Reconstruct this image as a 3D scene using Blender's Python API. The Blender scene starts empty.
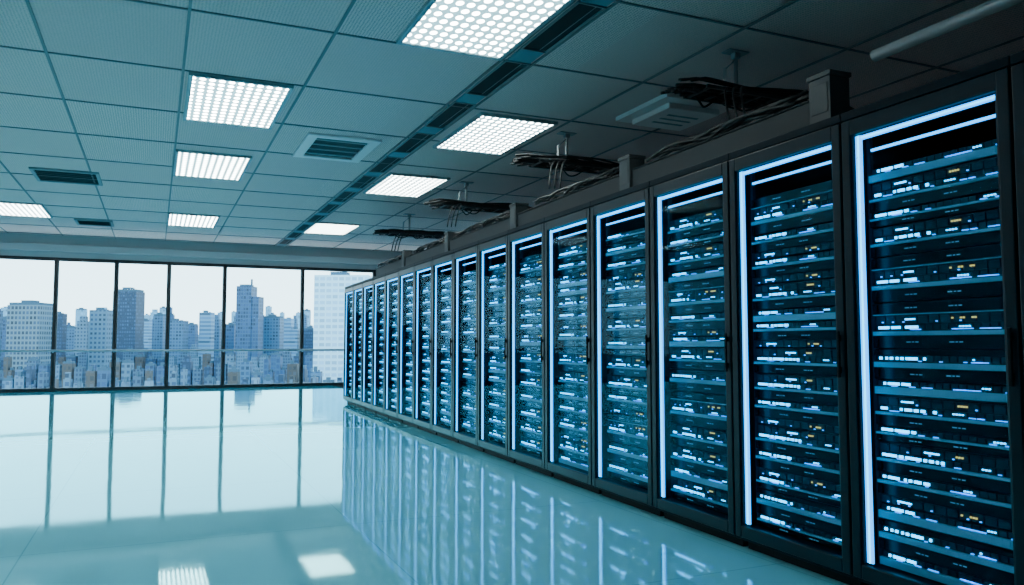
import bpy, math, random
from mathutils import Vector, Matrix
R=random.Random(7)
C=bpy.context.scene.collection
# ------------------------------------------------------------------ helpers
def mat(name, col=(.5,.5,.5), rough=.5, metal=0, em=None, es=0, spec=.5, sample=True):
    m=bpy.data.materials.new(name); m.use_nodes=True
    b=m.node_tree.nodes['Principled BSDF']
    b.inputs['Base Color'].default_value=(*col,1)
    b.inputs['Roughness'].default_value=rough
    b.inputs['Metallic'].default_value=metal
    b.inputs['Specular IOR Level'].default_value=spec
    if em:
        b.inputs['Emission Color'].default_value=(*em,1)
        b.inputs['Emission Strength'].default_value=es
    if not sample: m.cycles.emission_sampling='NONE'
    return m
class NT:
    def __init__(s,m): s.t=m.node_tree; s.n=m.node_tree.nodes; s.l=m.node_tree.links
    def new(s,t,**k):
        x=s.n.new(t)
        for a,b in k.items(): setattr(x,a,b)
        return x
    def math(s,op,a,b=None,c=None):
        x=s.n.new('ShaderNodeMath'); x.operation=op
        for i,v in enumerate((a,b,c)):
            if v is None: continue
            if isinstance(v,(int,float)): x.inputs[i].default_value=v
            else: s.l.new(v,x.inputs[i])
        return x.outputs[0]
    def mix(s,f,a,b):
        x=s.n.new('ShaderNodeMix'); x.data_type='RGBA'
        if isinstance(f,(int,float)): x.inputs[0].default_value=f
        else: s.l.new(f,x.inputs[0])
        for i,v in ((6,a),(7,b)):
            if isinstance(v,tuple): x.inputs[i].default_value=(*v,1)
            else: s.l.new(v,x.inputs[i])
        return x.outputs[2]
def meshobj(name, verts, faces, mats, mi=None, loc=(0,0,0), rz=0, parent=None, smooth=False, bevel=0):
    me=bpy.data.meshes.new(name); me.from_pydata(verts,[],faces)
    for m in mats: me.materials.append(m)
    if mi:
        for p,i in zip(me.polygons,mi): p.material_index=i
    if smooth:
        for p in me.polygons: p.use_smooth=True
    me.update()
    o=bpy.data.objects.new(name,me); C.objects.link(o)
    o.location=loc; o.rotation_euler=(0,0,rz)
    if parent: o.parent=parent
    if bevel:
        b=o.modifiers.new('bevel','BEVEL'); b.width=bevel; b.segments=2; b.limit_method='ANGLE'
    return o
def boxgeo(bs):
    V=[];F=[];M=[]
    for b in bs:
        x0,x1,y0,y1,z0,z1=b[:6]; m=b[6] if len(b)>6 else 0
        n=len(V)
        V+=[(x0,y0,z0),(x1,y0,z0),(x1,y1,z0),(x0,y1,z0),(x0,y0,z1),(x1,y0,z1),(x1,y1,z1),(x0,y1,z1)]
        F+=[(n,n+3,n+2,n+1),(n+4,n+5,n+6,n+7),(n,n+1,n+5,n+4),(n+1,n+2,n+6,n+5),(n+2,n+3,n+7,n+6),(n+3,n,n+4,n+7)]
        M+=[m]*6
    return V,F,M
def boxes(name,bs,mats,**k):
    V,F,M=boxgeo(bs); return meshobj(name,V,F,mats,M,**k)
def tubegeo(pts,r,seg=8,V=None,F=None):
    V=[] if V is None else V; F=[] if F is None else F
    pts=[Vector(p) for p in pts]; n0=len(V); N=len(pts)
    for i,p in enumerate(pts):
        d=(pts[min(i+1,N-1)]-pts[max(i-1,0)]).normalized()
        up=Vector((0,0,1)) if abs(d.z)<.9 else Vector((1,0,0))
        a=d.cross(up).normalized(); b=a.cross(d).normalized()
        for s in range(seg):
            t=2*math.pi*s/seg; V.append(tuple(p+a*math.cos(t)*r+b*math.sin(t)*r))
    for i in range(N-1):
        for s in range(seg):
            q=n0+i*seg; F.append((q+s,q+(s+1)%seg,q+seg+(s+1)%seg,q+seg+s))
    F.append(tuple(n0+s for s in range(seg))[::-1]); F.append(tuple(n0+(N-1)*seg+s for s in range(seg)))
    return V,F
def empty(name,loc=(0,0,0),rz=0):
    o=bpy.data.objects.new(name,None); o.empty_display_size=.1; C.objects.link(o)
    o.location=loc; o.rotation_euler=(0,0,rz); return o
def tag(o,label,cat,group=None):
    o['label']=label; o['category']=cat
    if group: o['group']=group
def struct(o): o['kind']='structure'; return o
def clone(root,loc,rz=None):
    o=root.copy(); C.objects.link(o); o.location=loc
    if rz is not None: o.rotation_euler=(0,0,rz)
    for ch in root.children:
        c=ch.copy(); C.objects.link(c); c.parent=o
        for g in ch.children:
            d=g.copy(); C.objects.link(d); d.parent=c
    return o

# ------------------------------------------------------------------ constants
CAMH=1.14; CEIL=3.74; FY=21.7; XL,XR,YB=-9.0,8.4,-4.0

# ------------------------------------------------------------------ materials
m_floor=bpy.data.materials.new('floor_gloss'); m_floor.use_nodes=True
nt=NT(m_floor); nt.n.clear()
out=nt.new('ShaderNodeOutputMaterial'); mx=nt.new('ShaderNodeMixShader'); df=nt.new('ShaderNodeBsdfDiffuse'); gl=nt.new('ShaderNodeBsdfGlossy'); fr=nt.new('ShaderNodeFresnel')
fr.inputs[0].default_value=1.95
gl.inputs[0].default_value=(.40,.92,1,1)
tc=nt.new('ShaderNodeTexCoord'); sp=nt.new('ShaderNodeSeparateXYZ'); nt.l.new(tc.outputs['Object'],sp.inputs[0])
def line(c,p,off,w):
    f=nt.math('FRACT',nt.math('ADD',nt.math('DIVIDE',c,p),off)); return nt.math('LESS_THAN',f,w)
ln=nt.math('MAXIMUM',line(sp.outputs[0],1.8,.35,.004),line(sp.outputs[1],1.8,.2,.004))
no=nt.new('ShaderNodeTexNoise'); no.inputs['Scale'].default_value=.5; nt.l.new(tc.outputs['Object'],no.inputs[0])
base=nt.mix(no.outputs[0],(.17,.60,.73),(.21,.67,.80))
bk=nt.math('GREATER_THAN',sp.outputs[0],4.45)  # hidden floor behind the racks, darkened to bounce less light onto the ceiling
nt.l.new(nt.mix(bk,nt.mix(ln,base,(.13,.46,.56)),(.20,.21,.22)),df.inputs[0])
no2=nt.new('ShaderNodeTexNoise'); no2.inputs['Scale'].default_value=2; nt.l.new(tc.outputs['Object'],no2.inputs[0])
nt.l.new(nt.math('MULTIPLY_ADD',no2.outputs[0],.025,.03),gl.inputs['Roughness'])
no3=nt.new('ShaderNodeTexNoise'); no3.inputs['Scale'].default_value=2.0; no3.inputs['Detail'].default_value=0; nt.l.new(tc.outputs['Object'],no3.inputs[0])
bp=nt.new('ShaderNodeBump'); bp.inputs['Strength'].default_value=.005; bp.inputs['Distance'].default_value=.2; nt.l.new(no3.outputs[0],bp.inputs['Height']); nt.l.new(bp.outputs[0],gl.inputs['Normal'])
nt.l.new(nt.math('MULTIPLY',fr.outputs[0],1.15),mx.inputs[0]); nt.l.new(df.outputs[0],mx.inputs[1]); nt.l.new(gl.outputs[0],mx.inputs[2]); nt.l.new(mx.outputs[0],out.inputs[0])

m_tile=mat('ceiling_tile',(.3,.36,.39),.85)
nt=NT(m_tile); b=nt.n['Principled BSDF']
tc=nt.new('ShaderNodeTexCoord'); sp=nt.new('ShaderNodeSeparateXYZ'); nt.l.new(tc.outputs['Object'],sp.inputs[0])
no=nt.new('ShaderNodeTexNoise'); no.inputs['Scale'].default_value=55; no.inputs['Detail'].default_value=3; nt.l.new(tc.outputs['Object'],no.inputs[0])
vo=nt.new('ShaderNodeTexVoronoi'); vo.inputs['Scale'].default_value=38; vo.inputs['Randomness'].default_value=.25; nt.l.new(tc.outputs['Object'],vo.inputs[0])
hole=nt.math('LESS_THAN',vo.outputs[0],.30)
cb=nt.new('ShaderNodeCombineXYZ'); wn=nt.new('ShaderNodeTexWhiteNoise')
nt.l.new(nt.math('FLOOR',nt.math('DIVIDE',nt.math('SUBTRACT',sp.outputs[0],.18),1.13)),cb.inputs[0])
nt.l.new(nt.math('FLOOR',nt.math('DIVIDE',nt.math('SUBTRACT',sp.outputs[1],8.0),1.5)),cb.inputs[1]); nt.l.new(cb.outputs[0],wn.inputs[0])
c0=nt.mix(wn.outputs[0],(.86,.57,.54),(1.0,.71,.67))
c1=nt.mix(nt.math('MULTIPLY',no.outputs[0],.45),c0,(.42,.36,.36))
perf=nt.math('MULTIPLY',hole,nt.math('MULTIPLY_ADD',wn.outputs[0],.55,.2))
nt.l.new(nt.mix(perf,c1,(.2,.17,.17)),b.inputs['Base Color'])
bp=nt.new('ShaderNodeBump'); bp.inputs['Strength'].default_value=.25; nt.l.new(no.outputs[0],bp.inputs['Height']); nt.l.new(bp.outputs[0],b.inputs['Normal'])

m_tbar=mat('ceiling_grid_metal',(.16,.16,.17),.5)
m_wall=mat('wall_paint',(.30,.38,.42),.7)
nt=NT(m_wall); b=nt.n['Principled BSDF']; no=nt.new('ShaderNodeTexNoise'); no.inputs['Scale'].default_value=3
nt.l.new(nt.mix(no.outputs[0],(.42,.44,.46),(.47,.50,.52)),b.inputs['Base Color'])
m_walld=mat('wall_paint_dark',(.22,.23,.24),.7)
m_frame=mat('window_frame_dark',(.006,.014,.020),.4)
m_rail=mat('rail_metal',(.25,.33,.38),.35,.6)

def glassmat(name,k,ior,tint=(1,1,1)):
    m=bpy.data.materials.new(name); m.use_nodes=True; t=NT(m); t.n.clear()
    o=t.new('ShaderNodeOutputMaterial'); mx=t.new('ShaderNodeMixShader'); tr=t.new('ShaderNodeBsdfTransparent'); gl=t.new('ShaderNodeBsdfGlossy')
    tr.inputs[0].default_value=(*tint,1); gl.inputs['Roughness'].default_value=.02
    fr=t.new('ShaderNodeFresnel'); fr.inputs[0].default_value=ior
    t.l.new(t.math('MULTIPLY',fr.outputs[0],k),mx.inputs[0]); t.l.new(tr.outputs[0],mx.inputs[1]); t.l.new(gl.outputs[0],mx.inputs[2]); t.l.new(mx.outputs[0],o.inputs[0])
    return m
m_glass=glassmat('window_glass',.3,1.3,(.93,.99,1))
m_dglass=glassmat('door_glass',.02,1.2,(.66,.90,1))

m_body=mat('rack_steel',(.003,.010,.016),.5,0,spec=.06)
m_door=mat('rack_door_steel',(.003,.014,.022),.35,0,spec=.14)
m_inner=mat('rack_inner',(.006,.020,.032),.4,.0)
m_black=mat('black_plastic',(.003,.006,.008),.6,spec=.08)
m_strip=mat('strip_light',(.0,.3,.6),.4,em=(.0,.74,1.0),es=5)
m_stripb=mat('strip_glow_blue',(.0,.1,.4),.4,em=(.0,.40,1.0),es=3.6)  # blue side bands stand in for the glow around the strip core
m_strip2=mat('strip_light_dim',(.0,.3,.6),.4,em=(.0,.62,1.0),es=3.2)
m_chas=mat('server_steel',(.007,.014,.020),.4,.3)
m_bez=mat('server_bezel',(.002,.005,.008),.25,spec=.25)
m_lip=mat('server_lip',(.44,.47,.50),.5,.1)
m_bay=mat('drive_bay',(.010,.022,.033),.4,.2)
m_mark=mat('bezel_print',(.3,.42,.47),.5,em=(.3,.5,.6),es=.3,sample=False)  # printed marks, given a faint glow of their own
m_cy=mat('led_cyan',(.0,.3,.6),.4,em=(.0,.58,1.0),es=6,sample=False)
m_bl=mat('led_blue',(.0,.2,.6),.4,em=(.0,.32,1.0),es=3.2,sample=False)
m_am=mat('led_amber',(.8,.5,.1),.4,em=(1,.48,.12),es=1.5,sample=False)
m_trunk=mat('trunking_grey',(.018,.024,.028),.6,spec=.2)
m_box=mat('junction_box_grey',(.045,.055,.06),.5,spec=.2)
m_tube=mat('pipe_pale',(.22,.25,.26),.4,.1)
m_cable=mat('cable_rubber',(.003,.004,.005),.6)
m_bracket=mat('bracket_steel',(.03,.04,.045),.4,.3)
m_house=mat('light_housing',(.35,.42,.45),.45,.2)
m_vent=mat('vent_metal',(.28,.31,.33),.5,.2)
m_pale=mat('vent_pale',(.92,.80,.79),.5)
m_ventd=mat('vent_dark',(.008,.012,.015),.7)
m_fill=mat('slot_filler_blue',(.16,.27,.34),.5)

m_panel=mat('led_panel',(.8,.9,.9),.5)
nt=NT(m_panel); b=nt.n['Principled BSDF']
tc=nt.new('ShaderNodeTexCoord'); sp=nt.new('ShaderNodeSeparateXYZ'); nt.l.new(tc.outputs['Object'],sp.inputs[0])
fx=nt.math('SUBTRACT',nt.math('FRACT',nt.math('ADD',nt.math('DIVIDE',sp.outputs[0],.09),.5)),.5)
fy=nt.math('SUBTRACT',nt.math('FRACT',nt.math('ADD',nt.math('DIVIDE',sp.outputs[1],.125),.5)),.5)
d=nt.math('SQRT',nt.math('ADD',nt.math('MULTIPLY',fx,fx),nt.math('MULTIPLY',fy,fy)))
dot=nt.math('LESS_THAN',d,.34)
nt.l.new(nt.mix(dot,(.38,.74,.84),(.92,1,.96)),b.inputs['Emission Color'])
nt.l.new(nt.math('MULTIPLY_ADD',dot,21.0,1.5),b.inputs['Emission Strength'])

# ------------------------------------------------------------------ room
struct(boxes('floor',[(XL,XR,YB,FY+.3,-.2,0)],[m_floor]))
struct(boxes('ceiling',[(XL,XR,YB,FY+.3,CEIL,CEIL+.15)],[m_tile]))
struct(boxes('wall_left',[(XL-.2,XL,YB,FY+.3,0,CEIL)],[m_wall]))
struct(boxes('wall_right',[(XR,XR+.2,YB,FY+.3,0,CEIL)],[m_walld]))
struct(boxes('wall_back',[(XL,XR,YB-.2,YB,0,CEIL)],[m_walld]))
struct(boxes('wall_front',[(XL,XR,FY-.02,FY+.3,3.2,CEIL)],[m_wall]))
struct(boxes('trim_1',[(XL,XR,FY-.16,FY-.02,3.34,3.50)],[m_wall],bevel=.01))
struct(boxes('trim_2',[(XL,XR,FY-.05,FY+.12,3.14,3.20)],[m_frame]))
struct(boxes('baseboard_front',[(XL,XR,FY-.05,FY+.12,0,.07)],[m_frame]))
gx=[-8.86,-7.73,-6.60,-5.47,-4.34,-3.21,-2.08,-.95,.18,1.31,2.83,3.14,4.36,5.5,6.64,7.78]
bars=[(x-.012,x+.012,YB,FY-.02,CEIL-.012,CEIL) for x in gx]
y=8.0-1.5*7
while y<FY:
    bars.append((XL,XR,y-.011,y+.011,CEIL-.010,CEIL)); y+=1.5
struct(boxes('trim_3',bars,[m_tbar]))
mull=[-8.9,-7.4,-6.05,-4.75,-3.45,-2.19,-.90,.29,1.62,3.6,5.57,7.0,8.3]
for i,x in enumerate(mull):
    struct(boxes('trim_%d'%(4+i),[(x-.034,x+.034,FY-.06,FY+.12,.07,3.14)],[m_frame],bevel=.006))
for i in range(len(mull)-1):
    a,bb=mull[i]+.034,mull[i+1]-.034
    f=.016
    struct(boxes('window_%d'%(i+1),[(a,bb,FY+.03,FY+.04,.07,3.14,1),(a,a+f,FY,FY+.07,.07,3.14,0),(bb-f,bb,FY,FY+.07,.07,3.14,0),
        (a,bb,FY,FY+.07,.07,.07+f,0),(a,bb,FY,FY+.07,3.14-f,3.14,0)],[m_frame,m_glass]))
# handrail
hr=empty('handrail',(0,FY-.2,0)); tag(hr,'slim metal handrail running along the window wall','handrail')
V,F=tubegeo([(XL+.1,0,.97),(XR-.1,0,.97)],.028,10)
meshobj('rail',V,F,[m_rail],parent=hr,smooth=True)
for x in mull[1:-1]:
    V,F=tubegeo([(x,0,.95),(x,.06,.93),(x,.14,.93)],.014,8); meshobj('bracket',V,F,[m_rail],parent=hr)

# ------------------------------------------------------------------ ceiling lights
W,L=.98,1.70
pl=None
def make_light(loc):
    e=empty('ceiling_light',loc)
    h=.035
    boxes('housing',[(-W/2,W/2,-L/2,-L/2+.04,0,h),(-W/2,W/2,L/2-.04,L/2,0,h),(-W/2,-W/2+.04,-L/2+.04,L/2-.04,0,h),(W/2-.04,W/2,-L/2+.04,L/2-.04,0,h)],[m_house],parent=e,bevel=.004)
    boxes('diffuser',[(-W/2+.04,W/2-.04,-L/2+.04,L/2-.04,.008,h)],[m_panel],parent=e)
    return e
lights=[(2.31,5.60),(.72,8.87),(.68,12.2),(.66,17.8),(3.76,8.94),(3.68,12.43),(3.55,17.8),(-2.46,17.7),(-2.62,12.2),(-2.62,8.87),
        (-5.8,17.7),(-5.8,12.2),(-5.8,8.87),(-2.62,5.2),(-.9,2.2)]  # panels in this row are out of view, added to light the room
for i,(x,y) in enumerate(lights):
    if pl is None: pl=o=make_light((x,y,CEIL-.036))
    else: o=clone(pl,(x,y,CEIL-.036))
    tag(o,'recessed LED ceiling panel with a grid of bright dots','ceiling light','LED panels in the ceiling')

# linear slot vents
v0=None; y=3.75; i=0
while y<21:
    if v0 is None:
        e=empty('slot_vent',(2.985,y,CEIL-.022))
        w=.125; l=1.04
        boxes('vent_frame',[(-w,-w+.012,0,l,0,.02),(w-.012,w,0,l,0,.02),(-w,w,0,.012,0,.02),(-w,w,l-.012,l,0,.02),(-w+.01,w-.01,l+.01,l+.31,.008,.02,1)],[m_vent,m_fill],parent=e)
        boxes('louver',[(-w+.012,w-.012,.012,l-.012,.016,.02,1),(.05,.056,.012,l-.012,.012,.016,0)],[m_vent,m_ventd],parent=e)
        v0=o=e
    else: o=clone(v0,(2.985,y,CEIL-.022))
    tag(o,'dark linear slot air vent set in the ceiling','air vent','linear slot vents')
    y+=1.36
# diffusers
def diffuser(loc,sx,sy,kind,label):
    e=empty('air_diffuser',loc); k=.05 if kind=='dark' else .13
    fr=[(-sx,sx,-sy,-sy+k,0,.03),(-sx,sx,sy-k,sy,0,.03),(-sx,-sx+k,-sy+k,sy-k,0,.03),(sx-k,sx,-sy+k,sy-k,0,.03)]
    lv=[(-sx+k,sx-k,-sy+k,sy-k,.024,.03,1)]
    if kind=='flat':
        boxes('diffuser_frame',[(-sx,sx,-sy,sy,-.02,.03)],[m_pale],parent=e,bevel=.006)
        a,bb=sx*.72,sy*.72
        boxes('louver',[(-a,a,-bb,bb,-.085,-.02,0)],[m_pale],parent=e,bevel=.012)
        boxes('center_slot',[(-a*.6,a*.6,bb*q-.02,bb*q+.02,-.089,-.085) for q in (-.4,0,.4)],[m_vent],parent=e)
    else:
        boxes('diffuser_frame',fr,[m_vent if kind=='dark' else m_pale],parent=e,bevel=.006)
        n=7 if kind=='dark' else 4
        for q in range(n):
            yy=-sy+k+(2*sy-2*k)*(q+.5)/n; t=.004 if kind=='dark' else .018
            lv.append((-sx+k,sx-k,yy-t,yy+t,.012,.024,0))
        boxes('louver',lv,[m_bracket if kind=='dark' else m_vent,m_ventd],parent=e)
    tag(e,label,'air vent')
z=CEIL-.031
diffuser((2.12,10.4,z),.46,.64,'slat','square ceiling air diffuser with pale frame and dark slats')
diffuser((5.22,7.15,z),.46,.50,'flat','pale raised square ceiling air unit above the racks')
diffuser((-1.30,13.9,z),.46,.5,'dark','dark rectangular louvered return air grille')
diffuser((-1.24,19.0,z),.36,.4,'dark','small dark return air grille near the windows')

# ------------------------------------------------------------------ rack row
RZ=-math.atan(.0308); P=.838; ORG=Vector((2.90,0,0)); cr,sr=math.cos(RZ),math.sin(RZ)
def row(y,x=0,z=0): return Vector((ORG.x+x*cr-y*sr, ORG.y+x*sr+y*cr, z))
RW=P-.004; H=2.235; D=1.0; Y0=1.90
S=.055; DZ0=.075; DZ1=2.188
def strip_boxes(axis,a0,a1,c,x0,x1,w=.004,g=.007):
    out=[]
    for lo,hi,m in ((c-w-g,c-w,1),(c-w,c+w,0),(c+w,c+w+g,1)):
        if axis=='z': out.append((x0+(.002 if m else 0),x1,lo,hi,a0,a1,m))
        else: out.append((x0+(.002 if m else 0),x1,a0,a1,lo,hi,m))
    return out
def make_rack(loc):
    e=empty('server_rack',loc,RZ)
    t=.03; s=S; z0=DZ0; z1=DZ1
    boxes('cabinet',[(0,D,0,t,.05,H),(0,D,RW-t,RW,.05,H),(0,D,t,RW-t,H-.04,H),(0,D,t,RW-t,.05,.13),(D-.03,D,t,RW-t,.13,H-.04),
        (.0,.05,t,t+.02,.13,H-.04),(.0,.05,RW-t-.02,RW-t,.13,H-.04),(-.03,0,0,RW,DZ1+.006,H)],[m_body],parent=e,bevel=.004)
    boxes('plinth',[(.04,D-.02,.02,RW-.02,0,.05)],[m_black],parent=e)
    boxes('mounting_rail',[(.085,.105,.040,.060,.13,H-.04)],[m_inner],parent=e)
    boxes('mounting_rail',[(.085,.105,RW-.060,RW-.040,.13,H-.04)],[m_inner],parent=e)
    dr=boxes('door',[(-.035,-.002,.004,s,z0,z1),(-.035,-.002,RW-s,RW-.004,z0,z1),(-.035,-.002,s,RW-s,z1-.075,z1),(-.035,-.002,s,RW-s,z0,z0+.065),
        (-.028,-.014,s,s+.010,z0+.065,z1-.075),(-.028,-.014,RW-s-.010,RW-s,z0+.065,z1-.075)],[m_door],parent=e,bevel=.005)
    boxes('glass_pane',[(-.020,-.016,s+.010,RW-s-.010,z0+.065,z1-.075)],[m_dglass],parent=dr)
    boxes('handle',[(-.046,-.035,.022,.036,1.00,1.03),(-.046,-.035,.022,.036,1.15,1.18),(-.054,-.044,.020,.038,.98,1.20)],[m_black],parent=dr,bevel=.004)
    boxes('light_strip',strip_boxes('z',z0+.075,z1-.08,RW-s-.028,-.013,-.002,.0045,.0125),[m_strip,m_stripb],parent=e)
    boxes('light_strip',strip_boxes('y',s+.012,RW-s-.046,z1-.092,-.013,-.002,.003,.007),[m_strip,m_stripb],parent=e)
    boxes('light_strip',strip_boxes('y',s+.02,RW-s-.04,z1-.145,.052,.060,.0025,.004),[m_strip2,m_stripb],parent=e)
    return e
r0=None
for k in range(-1,16):
    loc=row(Y0+P*k)
    if r0 is None: r0=o=make_rack(loc)
    else: o=clone(r0,loc)
    tag(o,'tall black server rack with glass door and glowing blue light strips','server rack','row of server racks')
# servers: one, two and three units high
SW=.70; U=.0702
def server_geo(seed,u,style):
    r=random.Random(seed)
    SH=U*u-.004
    ch=[(.012,.62,0,SW,.002,SH)]
    bz=[];lip=[];bay=[];cy=[];bl=[];am=[]
    def marks(z,starts):
        for yy in starts:
            yy+=r.random()*.03
            for w in (.022,.010,.016):
                bz.append((-.0052,0,yy-w,yy,z,z+.0045,1)); yy-=w+.007
    def bezel(z0,z1,mk=True):
        bz.append((-.004,.012,0,SW,z0,z1,0))
        if mk: marks((z0+z1)/2-.002,(.50,.30))
        bz.append((-.010,0,.01,.03,z0+.005,z1-.004,0)); bz.append((-.010,0,SW-.03,SW-.01,z0+.005,z1-.004,0))
    def ports(z0,z1,leds=True):
        n=18
        for i in range(n):
            a=.012+i*(SW-.024)/n; w=(SW-.024)/n
            bay.append((.002,.012,a+.003,a+w-.003,z0,z1))
        if leds:
            yv=SW-.03; zm=(z0+z1)/2
            for i in range(r.randint(8,13)):
                w=r.choice((.010,.014,.020))
                if r.random()<.88: cy.append((-.004,.002,yv-w,yv,zm-.006,zm+.006))
                yv-=w+r.choice((.004,.005,.014))
            a=r.uniform(.10,.30)
            for i in range(r.randint(1,4)):
                cy.append((-.003,.002,a,a+.007,zm-.003,zm+.003)); a-=.014
            for i in range(r.randint(4,8)):
                a=r.uniform(.03,.60); bl.append((-.003,.002,a,a+r.choice((.014,.03,.05)),z0-.001,z0+.003))
    def bays(z0,z1):
        n=12
        for i in range(n):
            a=.012+i*(SW-.024)/n; w=(SW-.024)/n
            bay.append((0,.012,a+.003,a+w-.003,z0,z1))
            if r.random()<.8: bay.append((-.005,0,a+.008,a+w-.010,z1-.008,z1-.003))
            if r.random()<.5: bl.append((-.004,.001,a+.01,a+.018,z0+.004,z0+.009))
        zm=(z0+z1)/2
        a=r.uniform(.40,.60)
        for i in range(r.randint(4,8)):
            cy.append((-.0055,.001,a,a+.006,zm-.0035,zm+.0035)); a-=.011
        a=r.uniform(.20,.34)
        for i in range(r.randint(3,6)):
            am.append((-.0055,.001,a,a+.007,zm-.0035,zm+.0035)); a-=r.choice((.012,.013,.04))
    if u==1:
        if style==0:
            bezel(.002,.030); lip.append((-.006,.012,0,SW,.031,.040)); ports(.043,.064)
        else:
            lip.append((-.005,.012,0,SW,.003,.036)); lip.append((-.008,-.005,SW*.10,SW*.34,.009,.030)); ports(.040,.063)
    elif u==2:
        if style==0:
            bezel(.002,.048); lip.append((-.006,.012,0,SW,.050,.062)); ports(.068,.091); bays(.097,.131)
        elif style==1:
            bezel(.002,.052); lip.append((-.006,.012,0,SW,.055,.078)); lip.append((-.008,-.006,SW*.42,SW*.60,.059,.074)); ports(.084,.108,True); bezel(.111,.134,False)
        else:
            bays(.004,.038); bezel(.042,.088); lip.append((-.006,.012,0,SW,.090,.103)); ports(.109,.132)
    else:
        bezel(.002,.056); lip.append((-.006,.012,0,SW,.059,.077)); ports(.083,.106); bays(.112,.148)
        lip.append((-.004,.012,0,SW,.151,.155)); bezel(.158,.204,True)
    return ch,bz,lip,bay,cy,bl,am
kinds=[(1,5,0),(1,6,1),(2,7,0),(2,8,1),(2,9,2),(2,10,0),(3,11,0),(3,12,0)]
protos=[];farp=[]
for (u,sd,sty) in kinds:
    ch,bz,lip,bay,cy,bl,am=server_geo(sd*13+4,u,sty)
    pr=[('chassis',ch,[m_chas]),('front_lip',lip,[m_lip]),('drive_bays',bay,[m_bay])]
    if bz: pr.append(('bezel',bz,[m_bez,m_mark]))
    if cy or bl: pr.append(('indicator_lights',cy+[b+(1,) for b in bl],[m_cy,m_bl]))
    if am: pr.append(('status_lights',am,[m_am]))
    protos.append(pr)
    allb=ch+[b[:6]+((1 if b[6]==0 else 2),) for b in bz]+[b+(3,) for b in lip]+[b+(4,) for b in bay]+[b+(5,) for b in cy]+[b+(6,) for b in bl]+[b+(7,) for b in am]
    farp.append((allb,[m_chas,m_bez,m_mark,m_lip,m_bay,m_cy,m_bl,m_am]))
NV=len(kinds); near=[None]*NV; far=[None]*NV
SLAB={0:'slim one-unit black rack server with blue lights',1:'slim rack server with pale grey faceplate and blue lights',2:'black rack server with blue and amber indicator lights',
 3:'black rack server with wide grey band and blue lights',4:'black rack server with drive bays and blue lights',5:'black rack server with blue and amber indicator lights',
 6:'tall three-unit black rack server with blue and amber lights',7:'tall three-unit black rack server with blue and amber lights'}
for k in range(-1,16):
    z=.135; left=26
    while left>0:
        v=R.choice((0,1,2,3,4,5,2,3,4,5,6,7))
        if kinds[v][0]>left: v=R.choice((0,1)) if left==1 else R.choice((2,3,4,5))
        u=kinds[v][0]
        loc=row(Y0+P*k+(RW-SW)/2,.070,z)
        if k<8:
            if near[v] is None:
                e=empty('rack_server',loc,RZ)
                for nm,bs,ms in protos[v]: boxes(nm,bs,ms,parent=e)
                near[v]=o=e
            else: o=clone(near[v],loc)
        else:
            if far[v] is None: far[v]=o=boxes('rack_server',farp[v][0],farp[v][1],loc=loc,rz=RZ)
            else: o=clone(far[v],loc)
        tag(o,SLAB[v],'server','servers mounted in the racks')
        z+=U*u; left-=u

# ------------------------------------------------------------------ trunking over racks
def rowobj(y,x,z,name): return empty(name,row(y,x,z),RZ)
segs=[3.70,6.10,8.75,11.4,14.0]
for i,y in enumerate(segs):
    o=boxes('junction_box',[(-.08,.08,-.09,.09,0,.58),(-.09,.09,-.10,.10,.58,.61),(-.085,-.08,-.07,.07,.35,.54)],[m_box],loc=row(y,.86,H+.002),rz=RZ,bevel=.008)
    tag(o,'grey steel junction box standing on the rack tops','junction box','junction boxes on the racks')
    y2=(segs[i+1] if i<4 else 16.4)
    ln=y2-y-.21
    e=rowobj(y+.105,.86,H+.002,'cable_trunking')
    boxes('trunk',[(-.06,.06,0,ln,.30,.46),(-.068,.068,0,ln,.46,.475)],[m_trunk],parent=e,bevel=.008)
    for q in (.25,.75):
        boxes('support_leg',[(-.05,.05,ln*q-.02,ln*q+.02,0,.30)],[m_bracket],parent=e)
    V=[];F=[];r=random.Random(i+60)
    for c in range(9):
        a0=r.uniform(0,.2); a1=r.uniform(.5,1.)
        tubegeo([(-.06+.014*c+.02*math.sin(q+c),ln*(a0+(a1-a0)*q/12),.488+.014*(c%3)+.05*abs(math.sin(q*.45+c))) for q in range(13)],.013,6,V,F)
    meshobj('cable_bundle',V,F,[m_cable],parent=e,smooth=True)
    tag(e,'dark steel cable trunking with black cables above the racks','cable trunking','trunking above the racks')
e=rowobj(.6,.8,H+.002,'pipe')
V,F=tubegeo([(0,0,.585),(0,2.68,.585)],.036,14); meshobj('tube',V,F,[m_tube],parent=e,smooth=True)
for q in (.3,1.5):
    boxes('pipe_stand',[(-.012,.012,q-.012,q+.012,0,.54),(-.04,.04,q-.02,q+.02,.536,.551)],[m_bracket],parent=e)
tag(e,'grey round pipe running above the server racks','pipe')
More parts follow.
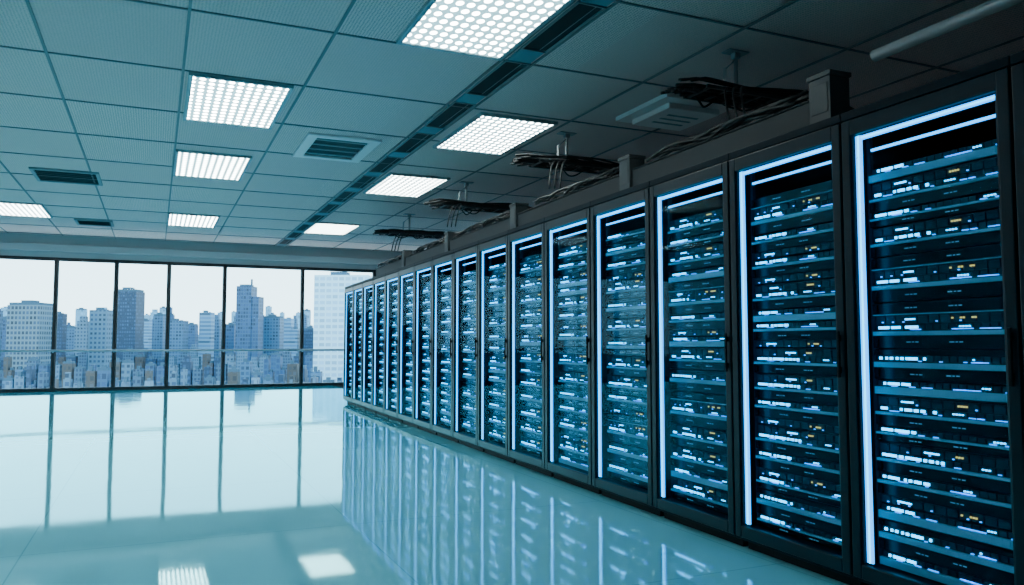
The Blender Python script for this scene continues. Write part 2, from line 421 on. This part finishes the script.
# cable hangers
def hanger(x,y,seed):
    r=random.Random(seed)
    e=empty('cable_hanger',(x,y,CEIL-.014))
    boxes('mounting_plate',[(-.11,.11,-.06,.06,0,.013),(-.03,.03,-.03,.03,-.05,0)],[m_vent],parent=e,bevel=.004)
    V,F=tubegeo([(0,0,-.05),(0,0,-.40)],.018,8)
    tubegeo([(0,0,-.06),(-.12,0,-.16),(-.13,0,-.40)],.014,8,V,F)
    meshobj('hanger_rod',V,F,[m_vent],parent=e,smooth=True)
    z0=-.42
    bs=[(-.45,1.15,-.17,-.15,z0,z0+.03),(-.45,1.15,.15,.17,z0,z0+.03)]
    for q in range(9): bs.append((-.42+q*.185,-.39+q*.185,-.15,.15,z0+.005,z0+.02))
    bs.append((-.62,-.45,-.02,.02,z0+.005,z0+.03))
    boxes('cable_tray',bs,[m_bracket],parent=e)
    V=[];F=[]
    for c in range(20):
        y0=r.uniform(-.15,.15); zz=z0+.03+.015*(c%5); pts=[]
        xa=-.52-r.random()*.22; xb=1.12+r.random()*.30; ph=r.uniform(0,6)
        for q in range(25):
            u=q/24; xx=xa+(xb-xa)*u
            pts.append((xx,y0+.04*math.sin(u*7+ph),zz+.014*math.sin(u*12+ph)-.5*max(0,u-.84)**1.3-.4*max(0,.09-u)))
        tubegeo(pts,r.uniform(.011,.017),6,V,F)
    for c in range(12):
        xs=r.uniform(-.5,.75); ln=r.uniform(.2,.45); dr=r.uniform(.03,.10); y0=r.uniform(-.18,.18)
        pts=[(xs+ln*q/10,y0+.03*math.sin(q*.6+c),z0+.03-dr*math.sin(math.pi*q/10)) for q in range(11)]
        tubegeo(pts,.010,6,V,F)
    for c in range(3):
        pts=[(-.2+.05*c-.3*(q/10),-.15-.35*(q/10)**1.5-.04*c,z0+.03-.42*(q/10)**2) for q in range(11)]
        tubegeo(pts,.010,6,V,F)
    meshobj('cable_bundle',V,F,[m_cable],parent=e,smooth=True)
    tag(e,'ceiling bracket holding a tray of tangled black cables','cable tray','hanging cable trays')
for i,(x,y) in enumerate([(4.66,5.47),(4.58,8.5),(4.52,11.8),(4.6,15.2)]): hanger(x,y,i+5)

# ------------------------------------------------------------------ city
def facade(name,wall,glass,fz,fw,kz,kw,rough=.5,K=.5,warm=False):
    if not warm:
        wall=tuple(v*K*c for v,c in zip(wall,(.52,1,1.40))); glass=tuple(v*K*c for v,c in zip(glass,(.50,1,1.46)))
    m=mat(name,wall,rough); t=NT(m); b=t.n['Principled BSDF']
    tc=t.new('ShaderNodeTexCoord'); sp=t.new('ShaderNodeSeparateXYZ'); t.l.new(tc.outputs['Object'],sp.inputs[0])
    a=t.math('GREATER_THAN',t.math('FRACT',t.math('DIVIDE',sp.outputs[2],fz)),kz)
    c=t.math('GREATER_THAN',t.math('FRACT',t.math('DIVIDE',t.math('ADD',sp.outputs[0],sp.outputs[1]),fw)),kw)
    g=t.new('ShaderNodeNewGeometry'); sn=t.new('ShaderNodeSeparateXYZ'); t.l.new(g.outputs['Normal'],sn.inputs[0])
    side=t.math('LESS_THAN',t.math('ABSOLUTE',sn.outputs[2]),.5)
    f=t.math('MULTIPLY',t.math('MULTIPLY',a,c),side)
    wn=t.new('ShaderNodeTexWhiteNoise'); wn.noise_dimensions='3D'
    cb=t.new('ShaderNodeCombineXYZ')
    t.l.new(t.math('FLOOR',t.math('DIVIDE',t.math('ADD',sp.outputs[0],sp.outputs[1]),fw)),cb.inputs[0])
    t.l.new(t.math('FLOOR',t.math('DIVIDE',sp.outputs[2],fz)),cb.inputs[2]); t.l.new(cb.outputs[0],wn.inputs[0])
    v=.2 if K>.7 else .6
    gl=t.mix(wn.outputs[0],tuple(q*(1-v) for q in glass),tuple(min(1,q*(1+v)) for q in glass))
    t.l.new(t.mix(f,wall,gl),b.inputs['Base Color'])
    return m
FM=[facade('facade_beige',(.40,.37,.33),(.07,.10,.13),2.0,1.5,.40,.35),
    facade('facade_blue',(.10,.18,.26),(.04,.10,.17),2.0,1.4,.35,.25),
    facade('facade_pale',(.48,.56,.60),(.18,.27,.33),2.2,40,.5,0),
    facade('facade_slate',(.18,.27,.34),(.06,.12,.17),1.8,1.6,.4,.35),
    facade('facade_haze',(.56,.68,.68),(.46,.59,.61),4,4,.4,.4),  # distance haze is mixed into these pale facade colours
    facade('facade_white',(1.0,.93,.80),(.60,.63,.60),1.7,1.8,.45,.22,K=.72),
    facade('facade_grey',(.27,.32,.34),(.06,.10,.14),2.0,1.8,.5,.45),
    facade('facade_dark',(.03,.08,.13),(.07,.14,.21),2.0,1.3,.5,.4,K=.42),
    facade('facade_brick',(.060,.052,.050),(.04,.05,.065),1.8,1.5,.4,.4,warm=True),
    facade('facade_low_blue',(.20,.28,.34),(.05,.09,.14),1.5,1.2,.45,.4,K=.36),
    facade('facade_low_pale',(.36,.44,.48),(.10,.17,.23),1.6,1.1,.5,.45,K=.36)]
m_roof=mat('roof_grey',(.04,.095,.145),.8)
m_cg=mat('city_ground',(.03,.07,.10),.9)
GZ=-48.
g=boxes('city_ground',[(-1800,2600,60,4200,GZ-1,GZ)],[m_cg]); tag(g,'grey-blue city ground far below the windows','ground')
YAW=math.radians(24.3); FPX=790.
def site(px,dist):
    a=(px-512)/FPX
    return dist*(a*math.cos(YAW)+math.sin(YAW)), dist*(-a*math.sin(YAW)+math.cos(YAW))
def tower(px0,px1,ytop,dist,fm,style=0,grp=None,label=None,low=False):
    w=(px1-px0)/FPX*dist; x,y=site((px0+px1)/2,dist)
    d=min(w*.8,14)
    h=CAMH+(343-ytop)/FPX*dist-GZ
    a=w/2; b=d/2
    if style==0:
        bs=[(-a,a,-b,b,0,h*.97,0),(-a*.92,a*.92,-b*.92,b*.92,h*.97,h*.985,1),(-a*.4,a*.3,-b*.5,b*.4,h*.985,h,1)]
    elif style==1:
        bs=[(-a,a*.35,-b,b,0,h,0),(a*.35,a,-b*.9,b*.9,0,h*.93,0),(-a*.8,a*.1,-b*.7,b*.7,h,h*1.012,1),(a*.1-.4,a*.1+.4,-.4,.4,h*1.012,h*1.05,1)]
    elif style==2:
        bs=[(-a,a*.1,-b,b,0,h,0),(a*.1,a,-b*.9,b,0,h*.9,0),(-a*.7,-a*.2,-b*.4,b*.4,h,h*1.01,1),(a*.3,a*.8,-b*.4,b*.4,h*.9,h*.92,1)]
    elif style==4:
        bs=[(-a,a,-b,b,0,h*.9,0),(-a*.8,a*.8,-b*.8,b*.8,h*.9,h*.96,0),(-a*.5,a*.5,-b*.5,b*.5,h*.96,h,0)]
    else:
        p=.8
        bs=[(-a,a,-b,b,0,h-2.2,0),(-a,a,-b,-b+p,h-2.2,h-1.2,0),(-a,a,b-p,b,h-2.2,h-1.2,0),(-a,-a+p,-b+p,b-p,h-2.2,h-1.2,0),(a-p,a,-b+p,b-p,h-2.2,h-1.2,0),
            (-a*.5,a*.1,-b*.5,b*.3,h-2.2,h,1),(a*.3,a*.6,-b*.2,b*.3,h-2.2,h-.8,1)]
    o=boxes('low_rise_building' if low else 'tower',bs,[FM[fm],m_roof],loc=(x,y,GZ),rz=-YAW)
    tag(o,label or 'blue-grey high-rise tower in the city skyline','building',grp)
    return o
SK='skyline towers'
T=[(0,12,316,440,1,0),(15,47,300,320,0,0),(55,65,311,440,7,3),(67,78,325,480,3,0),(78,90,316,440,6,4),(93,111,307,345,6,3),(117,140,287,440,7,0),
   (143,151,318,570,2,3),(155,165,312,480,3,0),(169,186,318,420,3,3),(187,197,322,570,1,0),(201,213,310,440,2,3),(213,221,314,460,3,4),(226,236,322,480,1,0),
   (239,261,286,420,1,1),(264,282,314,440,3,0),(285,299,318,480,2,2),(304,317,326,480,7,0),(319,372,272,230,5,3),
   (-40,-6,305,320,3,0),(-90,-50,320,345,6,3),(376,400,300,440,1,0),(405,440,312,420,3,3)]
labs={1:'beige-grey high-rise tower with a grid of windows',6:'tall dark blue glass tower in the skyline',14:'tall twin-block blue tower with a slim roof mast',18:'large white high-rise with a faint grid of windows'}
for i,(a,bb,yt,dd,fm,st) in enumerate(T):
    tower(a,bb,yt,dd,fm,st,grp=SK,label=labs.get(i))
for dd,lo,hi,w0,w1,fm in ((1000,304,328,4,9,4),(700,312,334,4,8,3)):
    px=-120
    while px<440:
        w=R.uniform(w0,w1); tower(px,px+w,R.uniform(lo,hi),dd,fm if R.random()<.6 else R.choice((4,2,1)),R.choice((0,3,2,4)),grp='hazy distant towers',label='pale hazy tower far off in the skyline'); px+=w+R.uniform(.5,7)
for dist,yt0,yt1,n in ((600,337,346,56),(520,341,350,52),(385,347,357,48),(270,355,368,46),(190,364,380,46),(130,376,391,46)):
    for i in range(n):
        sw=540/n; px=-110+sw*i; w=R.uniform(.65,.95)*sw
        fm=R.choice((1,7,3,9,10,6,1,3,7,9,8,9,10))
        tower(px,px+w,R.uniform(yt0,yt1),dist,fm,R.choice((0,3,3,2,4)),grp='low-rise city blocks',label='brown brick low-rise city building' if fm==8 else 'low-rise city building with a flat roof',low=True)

# ------------------------------------------------------------------ light
w=bpy.data.worlds.new('world'); bpy.context.scene.world=w; w.use_nodes=True
t=w.node_tree; bg=t.nodes['Background']
tc=t.nodes.new('ShaderNodeTexCoord'); sp=t.nodes.new('ShaderNodeSeparateXYZ'); cr_=t.nodes.new('ShaderNodeValToRGB')
t.links.new(tc.outputs['Generated'],sp.inputs[0]); t.links.new(sp.outputs[2],cr_.inputs[0]); t.links.new(cr_.outputs[0],bg.inputs[0])
e=cr_.color_ramp.elements; e[0].position=0; e[0].color=(.68,.91,1.0,1); e[1].position=.5; e[1].color=(.40,.70,.95,1)
bg.inputs[1].default_value=5.4
s=bpy.data.lights.new('fill_sun','SUN'); s.energy=.8; s.angle=.3; s.color=(.95,.98,1)
so=bpy.data.objects.new('fill_sun',s); C.objects.link(so); so.rotation_euler=(math.radians(50),0,math.radians(-30))  # soft sun added under the overcast sky to shape the building fronts

cam=bpy.data.cameras.new('camera'); co=bpy.data.objects.new('camera',cam); C.objects.link(co)
cam.sensor_width=36; cam.lens=790/1024*36; cam.clip_end=6000; cam.clip_start=.05
co.location=(0,0,CAMH); co.rotation_euler=(math.radians(93.7),0,-YAW)
bpy.context.scene.camera=co
